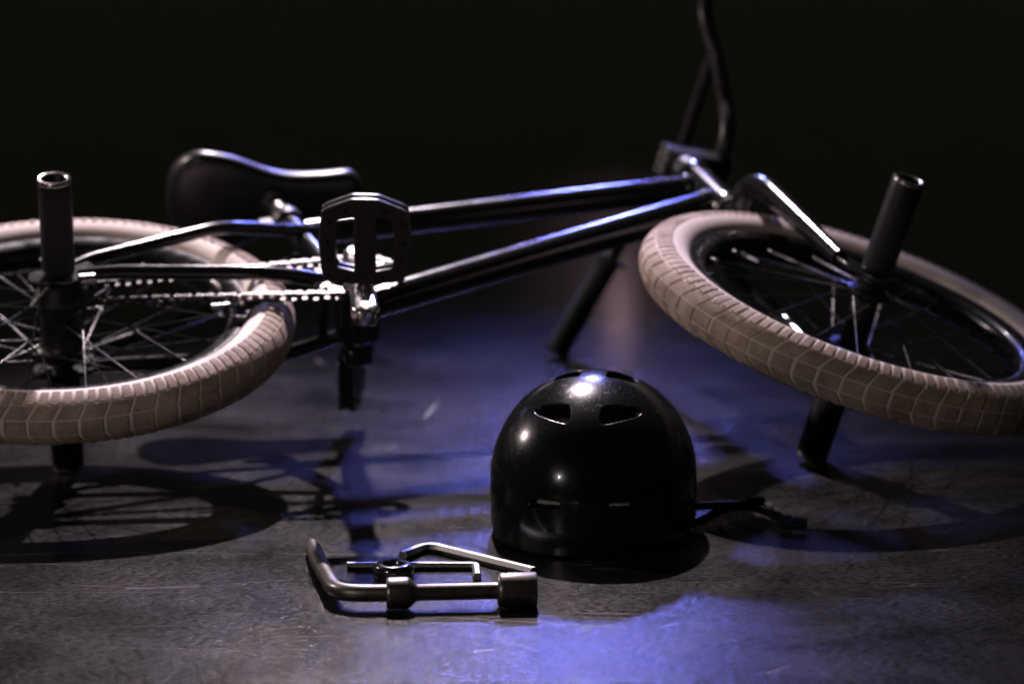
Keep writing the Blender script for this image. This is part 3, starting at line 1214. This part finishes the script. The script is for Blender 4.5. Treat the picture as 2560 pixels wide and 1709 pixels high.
def sdf(poly, x, y):
    """signed distance to polygon (negative inside)"""
    d = 1e9
    inside = False
    n = len(poly)
    for i in range(n):
        ax, ay = poly[i]; bx, by = poly[(i + 1) % n]
        ex, ey = bx - ax, by - ay
        wx, wy = x - ax, y - ay
        t = max(0, min(1, (wx * ex + wy * ey) / (ex * ex + ey * ey)))
        qx, qy = wx - ex * t, wy - ey * t
        d = min(d, qx * qx + qy * qy)
        if (ay > y) != (by > y) and x < (bx - ax) * (y - ay) / (by - ay) + ax:
            inside = not inside
    d = sqrt(d)
    return -d if inside else d


UPV = rounded(UPV, 0.004, 4)
LOV = rounded(LOV, 0.003, 4)


def shell_point(az, t, off=0.0):
    """az: azimuth, t: 0 rim .. 1 crown; off: inwards offset"""
    A, B, z0, H = 0.111 - off, 0.135 - off, 0.060, 0.1135 - off
    if t < 0.32:
        k = t / 0.32
        s2 = abs(sin(az)) ** 8
        ear = math.exp(-((abs(sin(az)) - 1.0) / 0.10) ** 2) * (0.014 if cos(az) > -2 else 0)
        zr = 0.0035 + ear
        z = zr + (z0 - zr) * k
        w = 1.0 - 0.004 * (1 - k) ** 2
    else:
        k = (t - 0.32) / 0.68 * (pi / 2)
        z = z0 + H * sin(k)
        w = max(cos(k), 0.0) ** 0.97
    # az = 0 faces the viewer (-y)
    e = 2.12
    ca, sa = cos(az), sin(az)
    rr = 1.0 / (abs(sa) ** e + abs(ca) ** e) ** (1 / e)
    return Vector((A * w * sa * rr, -B * w * ca * rr, z))


def shell():
    NA, NT = 720, 300
    V, F, MI = [], [], []
    pit = []
    for j in range(NT + 1):
        t = j / NT * 0.9985
        for i in range(NA):
            az = 2 * pi * i / NA
            p = shell_point(az, t)
            d = 1.0
            ax, z = abs(p.x), p.z
            if 0.045 < z < 0.070 and ax < 0.065:
                d = sdf(LOV, ax, z)
            elif 0.128 < z < 0.162 and ax < 0.066:
                d = sdf(UPV, ax, z)
            elif z > 0.150 and ax < 0.052:
                d = sdf(TPV, ax, p.y)
            if d < 0.0012:
                k = min(max((0.0012 - d) / 0.0042, 0), 1)
                k = k * k * (3 - 2 * k)
                q = shell_point(az, t, 0.020)
                nrm = (q - p).normalized()
                p = p + nrm * (0.016 if z > 0.09 else 0.008) * k
            else:
                k = 0
            pit.append(k)
            V.append(tuple(p))
    top = len(V)
    V.append((0, 0, shell_point(0, 1).z))
    pit.append(0)
    for j in range(NT):
        for i in range(NA):
            i2 = (i + 1) % NA
            q = (j * NA + i, j * NA + i2, (j + 1) * NA + i2, (j + 1) * NA + i)
            F.append(q)
            MI.append(0 if min(pit[a] for a in q) < 0.93 else (2 if V[q[0]][2] < 0.09 else 1))
    for i in range(NA):
        F.append((NT * NA + i, NT * NA + (i + 1) % NA, top)); MI.append(0)
    # thickness at the rim, then a short inner wall
    n0 = len(V)
    for off, dz in ((0.0008, -0.0012), (0.0030, -0.0012), (0.0040, 0.002), (0.0042, 0.030)):
        for i in range(NA):
            p = shell_point(2 * pi * i / NA, 0.0, off)
            V.append((p.x, p.y, p.z + dz))
    prev = [i for i in range(NA)]
    for r in range(4):
        cur = [n0 + r * NA + i for i in range(NA)]
        for i in range(NA):
            i2 = (i + 1) % NA
            F.append((prev[i2], prev[i], cur[i], cur[i2])); MI.append(0)
        prev = cur
    me = bpy.data.meshes.new("shell")
    me.from_pydata(V, [], F)
    me.materials.append(M_HELMET)
    me.materials.append(M_FOAM)
    me.materials.append(M_VENT_LIT)
    me.polygons.foreach_set("material_index", MI)
    me.update()
    return me


link("shell", shell(), None, helmet, I4, True, 60)
# inner foam liner
b = MB()
NA = 64
V, F = [], []
rows = 12
for j in range(rows + 1):
    t = j / rows * 0.97
    for i in range(NA):
        p = shell_point(2 * pi * i / NA, t, 0.021)
        V.append((p.x, p.y, max(p.z, 0.012) if j == 0 else p.z))
for j in range(rows):
    for i in range(NA):
        F.append((j * NA + i, j * NA + (i + 1) % NA, (j + 1) * NA + (i + 1) % NA, (j + 1) * NA + i))
F.append(tuple(rows * NA + i for i in range(NA)))
n0 = len(V)
for i in range(NA):
    p = shell_point(2 * pi * i / NA, 0, 0.0045)
    V.append((p.x, p.y, max(p.z, 0.012) + 0.004))
for i in range(NA):
    F.append((i, n0 + i, n0 + (i + 1) % NA, (i + 1) % NA))
b.add(V, F)
b.build("liner", M_FOAM, helmet, I4)
for s in (1, -1):
    for az in (58, 118):
        p = shell_point(radians(az) * s, 0.20)
        b = MB()
        b.lathe([(0.0, 0.0022), (0.0030, 0.0018), (0.0046, 0.0004), (0.0048, -0.001), (0, -0.001)], 16, axis_matrix(p, (p.x, p.y * 0.7, 0)))
        b.build("rivet", M_BLACK, helmet, I4)


def ribbon(pts, w, th, wdir):
    """flat strap along pts; wdir list of width directions"""
    P = smooth_path(pts, None, 0.02, 7)
    b = MB()
    V, F = [], []
    n = len(P)
    for i, p in enumerate(P):
        t = i / (n - 1)
        wd = (Vector(wdir[0]) * (1 - t) + Vector(wdir[1]) * t).normalized()
        tg = (P[min(i + 1, n - 1)] - P[max(i - 1, 0)]).normalized()
        nn = tg.cross(wd).normalized()
        wd = nn.cross(tg).normalized()
        for (a, c) in ((-1, -1), (1, -1), (1, 1), (-1, 1)):
            V.append(p + wd * a * w / 2 + nn * c * th / 2)
    for i in range(n - 1):
        for k in range(4):
            k2 = (k + 1) % 4
            F.append((i * 4 + k, i * 4 + k2, i * 4 + 4 + k2, i * 4 + 4 + k))
    F.append((3, 2, 1, 0))
    F.append(tuple((n - 1) * 4 + k for k in range(4)))
    b.add(V, F)
    return b


HINV = helmet.matrix_world.inverted()


def hw(p):
    return HINV @ Vector(p)


b = ribbon([hw((0.170, 3.470, 0.012)), hw((0.200, 3.497, 0.008)), hw((0.226, 3.540, 0.012)), hw((0.256, 3.555, 0.014)), hw((0.280, 3.535, 0.010)), hw((0.297, 3.500, 0.006))], 0.0085, 0.0014, ((0, 0.9, 0.6), (1, 0.2, 0.3)))
b.build("strap", M_STRAP, helmet, I4)
b = ribbon([hw((0.170, 3.540, 0.014)), hw((0.205, 3.556, 0.012)), hw((0.240, 3.566, 0.012)), hw((0.268, 3.560, 0.012))], 0.0085, 0.0014, ((0, 0.9, 0.5), (0, 0.8, 0.7)))
b.build("strap", M_STRAP, helmet, I4)
b = ribbon([hw((0.262, 3.562, 0.016)), hw((0.280, 3.556, 0.017)), hw((0.290, 3.525, 0.009)), hw((0.300, 3.498, 0.0070))], 0.0085, 0.0014, ((0.3, 0.8, 0.6), (1, 0.3, 0.1)))
b.build("strap", M_STRAP, helmet, I4)
b = MB()
mt = Matrix.Translation(hw((0.266, 3.560, 0.016))) @ Matrix.Rotation(0.5, 4, 'Z') @ Matrix.Rotation(0.9, 4, 'X')
b.box((0, 0, 0), (0.020, 0.007, 0.015), mt)
b.box((0.0, -0.004, 0.011), (0.016, 0.004, 0.004), mt)
b.build("strap_adjuster", M_STRAP, helmet, I4, bevel=0.002)
b = MB()
mt = Matrix.Translation(hw((0.304, 3.487, 0.0085))) @ Matrix.Rotation(-0.15, 4, 'Z')
b.box((0, 0, 0), (0.026, 0.013, 0.008), mt)
b.box((-0.012, 0.012, 0.002), (0.012, 0.012, 0.009), mt)
b.box((0.006, 0.0, 0.007), (0.016, 0.010, 0.002), mt)
b.build("buckle", M_STRAP, helmet, I4, bevel=0.0018)

# ------------------------------------------------------------------ the tools
wr = empty("socket_wrench", Matrix.Translation((-0.10, 3.19, 0)))
tag(wr, "worn steel right-angled socket wrench lying in front of the helmet", "wrench")
WI = Matrix.Translation((0.10, -3.19, 0))


def wp(x, y, z):
    return WI @ Vector((x, y, z))


b = MB()
# flattened tip, long arm going away from the viewer, bend, then to the collar
pts, rr = smooth_path([wp(-0.2110, 3.402, 0.0090), wp(-0.2088, 3.385, 0.0095), wp(-0.1990, 3.318, 0.0110), wp(-0.1735, 3.1765, 0.0165), wp(-0.100, 3.1755, 0.0170)],
                      [0.0070, 0.0082, 0.0088, 0.0090, 0.0088], [0, 0.004, 0.01, 0.030, 0], 10)
b.tube(pts, rr, 24)
handle = b.build("handle", M_WRENCH, wr, I4, angle=50)
b = MB()
X = axis_matrix(wp(-0.1235, 3.1752, 0.0170), (1, 0.075, 0.0))
b.lathe([(0.0080, -0.001), (0.0145, -0.001), (0.0155, 0.0005), (0.0157, 0.002), (0.0157, 0.0195), (0.0150, 0.0215), (0.0120, 0.0245), (0.0092, 0.0275), (0.0084, 0.030), (0.0084, 0.110), (0.0080, 0.110)], 32, X)
b.build("shaft", M_WRENCH, wr, I4, angle=50)
b = MB()
sm_ = axis_matrix(wp(-0.0150, 3.1832, 0.0175), (1, 0.075, 0.0))
b.lathe([(0.0075, 0.0), (0.0150, 0.0), (0.0166, 0.0015), (0.0172, 0.004), (0.0172, 0.0075), (0.0168, 0.0078), (0.0168, 0.0086), (0.0174, 0.0090), (0.0174, 0.0370), (0.0168, 0.0385), (0.0140, 0.0385), (0.0125, 0.037)], 36, sm_)
hexr = [(0.0125, 0.037), (0.0125, 0.012), (0.0, 0.012)]
b.lathe(hexr, 6, sm_)
b.build("socket", M_WRENCH, wr, I4, angle=40)


def hex_key(name, label, pts, r, fillet):
    o = empty(name, Matrix.Translation((pts[0][0], pts[0][1], 0)))
    tag(o, label, "hex key", "hex keys beside the wrench")
    base_ = Vector((pts[0][0], pts[0][1], 0))
    P = smooth_path([Vector(p) - base_ for p in pts], None, fillet, 7)
    # hexagonal section with one flat upwards
    n = len(P)
    V, F = [], []
    for i in range(n):
        tg = (P[min(i + 1, n - 1)] - P[max(i - 1, 0)]).normalized()
        side = tg.cross(Vector((0, 0, 1))).normalized()
        upv = side.cross(tg)
        for k in range(6):
            a = pi / 3 * k
            V.append(P[i] + side * cos(a) * r + upv * sin(a) * r)
    for i in range(n - 1):
        for k in range(6):
            k2 = (k + 1) % 6
            F.append((i * 6 + k, i * 6 + k2, i * 6 + 6 + k2, i * 6 + 6 + k))
    F.append(tuple(range(5, -1, -1)))
    F.append(tuple((n - 1) * 6 + k for k in range(6)))
    b = MB()
    b.add(V, F)
    b.build("shank", M_HEX, o, I4, smooth=False, bevel=0.0005, bseg=2)
    return o


hex_key("hex_key", "grey hex key lying level behind the black nut, short end towards the viewer", [(-0.1712, 3.333, 0.0042), (-0.0375, 3.3312, 0.0042), (-0.0360, 3.288, 0.0042)], 0.0046, 0.007)
hex_key("hex_key", "grey hex key slanting from the helmet's shadow to the wrench socket", [(-0.1150, 3.370, 0.0052), (-0.0890, 3.412, 0.0052), (0.0215, 3.302, 0.0052)], 0.0056, [0, 0.018, 0])

nut = empty("axle_nut", Matrix.Translation((-0.1206, 3.268, 0)) @ Matrix.Diagonal((1.1, 1.1, 1.0, 1.0)))
tag(nut, "black knurled round nut lying between the wrench and a hex key", "nut")
b = MB()
b.lathe([(0.0098, 0.002), (0.0098, 0.0225), (0.0106, 0.0236), (0.0150, 0.0238), (0.0172, 0.0228), (0.0188, 0.0200), (0.0193, 0.0160), (0.0193, 0.0120), (0.0186, 0.0105), (0.0180, 0.0100),
         (0.0180, 0.0012), (0.0172, 0.0), (0.0110, 0.0)], 64, close=True)
ring = b.build("collar", M_NUT, nut, I4, angle=50)
b = MB()
nk = 72
for row in range(4):
    for k in range(nk):
        a = 2 * pi * (k + 0.5 * (row % 2)) / nk
        z = 0.0020 + row * 0.0022
        m = Matrix.Rotation(a, 4, 'Z') @ Matrix.Translation((0.0180, 0, z)) @ Matrix.Rotation(pi / 4, 4, 'X')
        b.box((0, 0, 0), (0.0009, 0.0011, 0.0011), m)
kn = b.build("knurling", M_NUT, ring, I4, smooth=False)
kn["kind"] = "stuff"

bpy.context.view_layer.update()
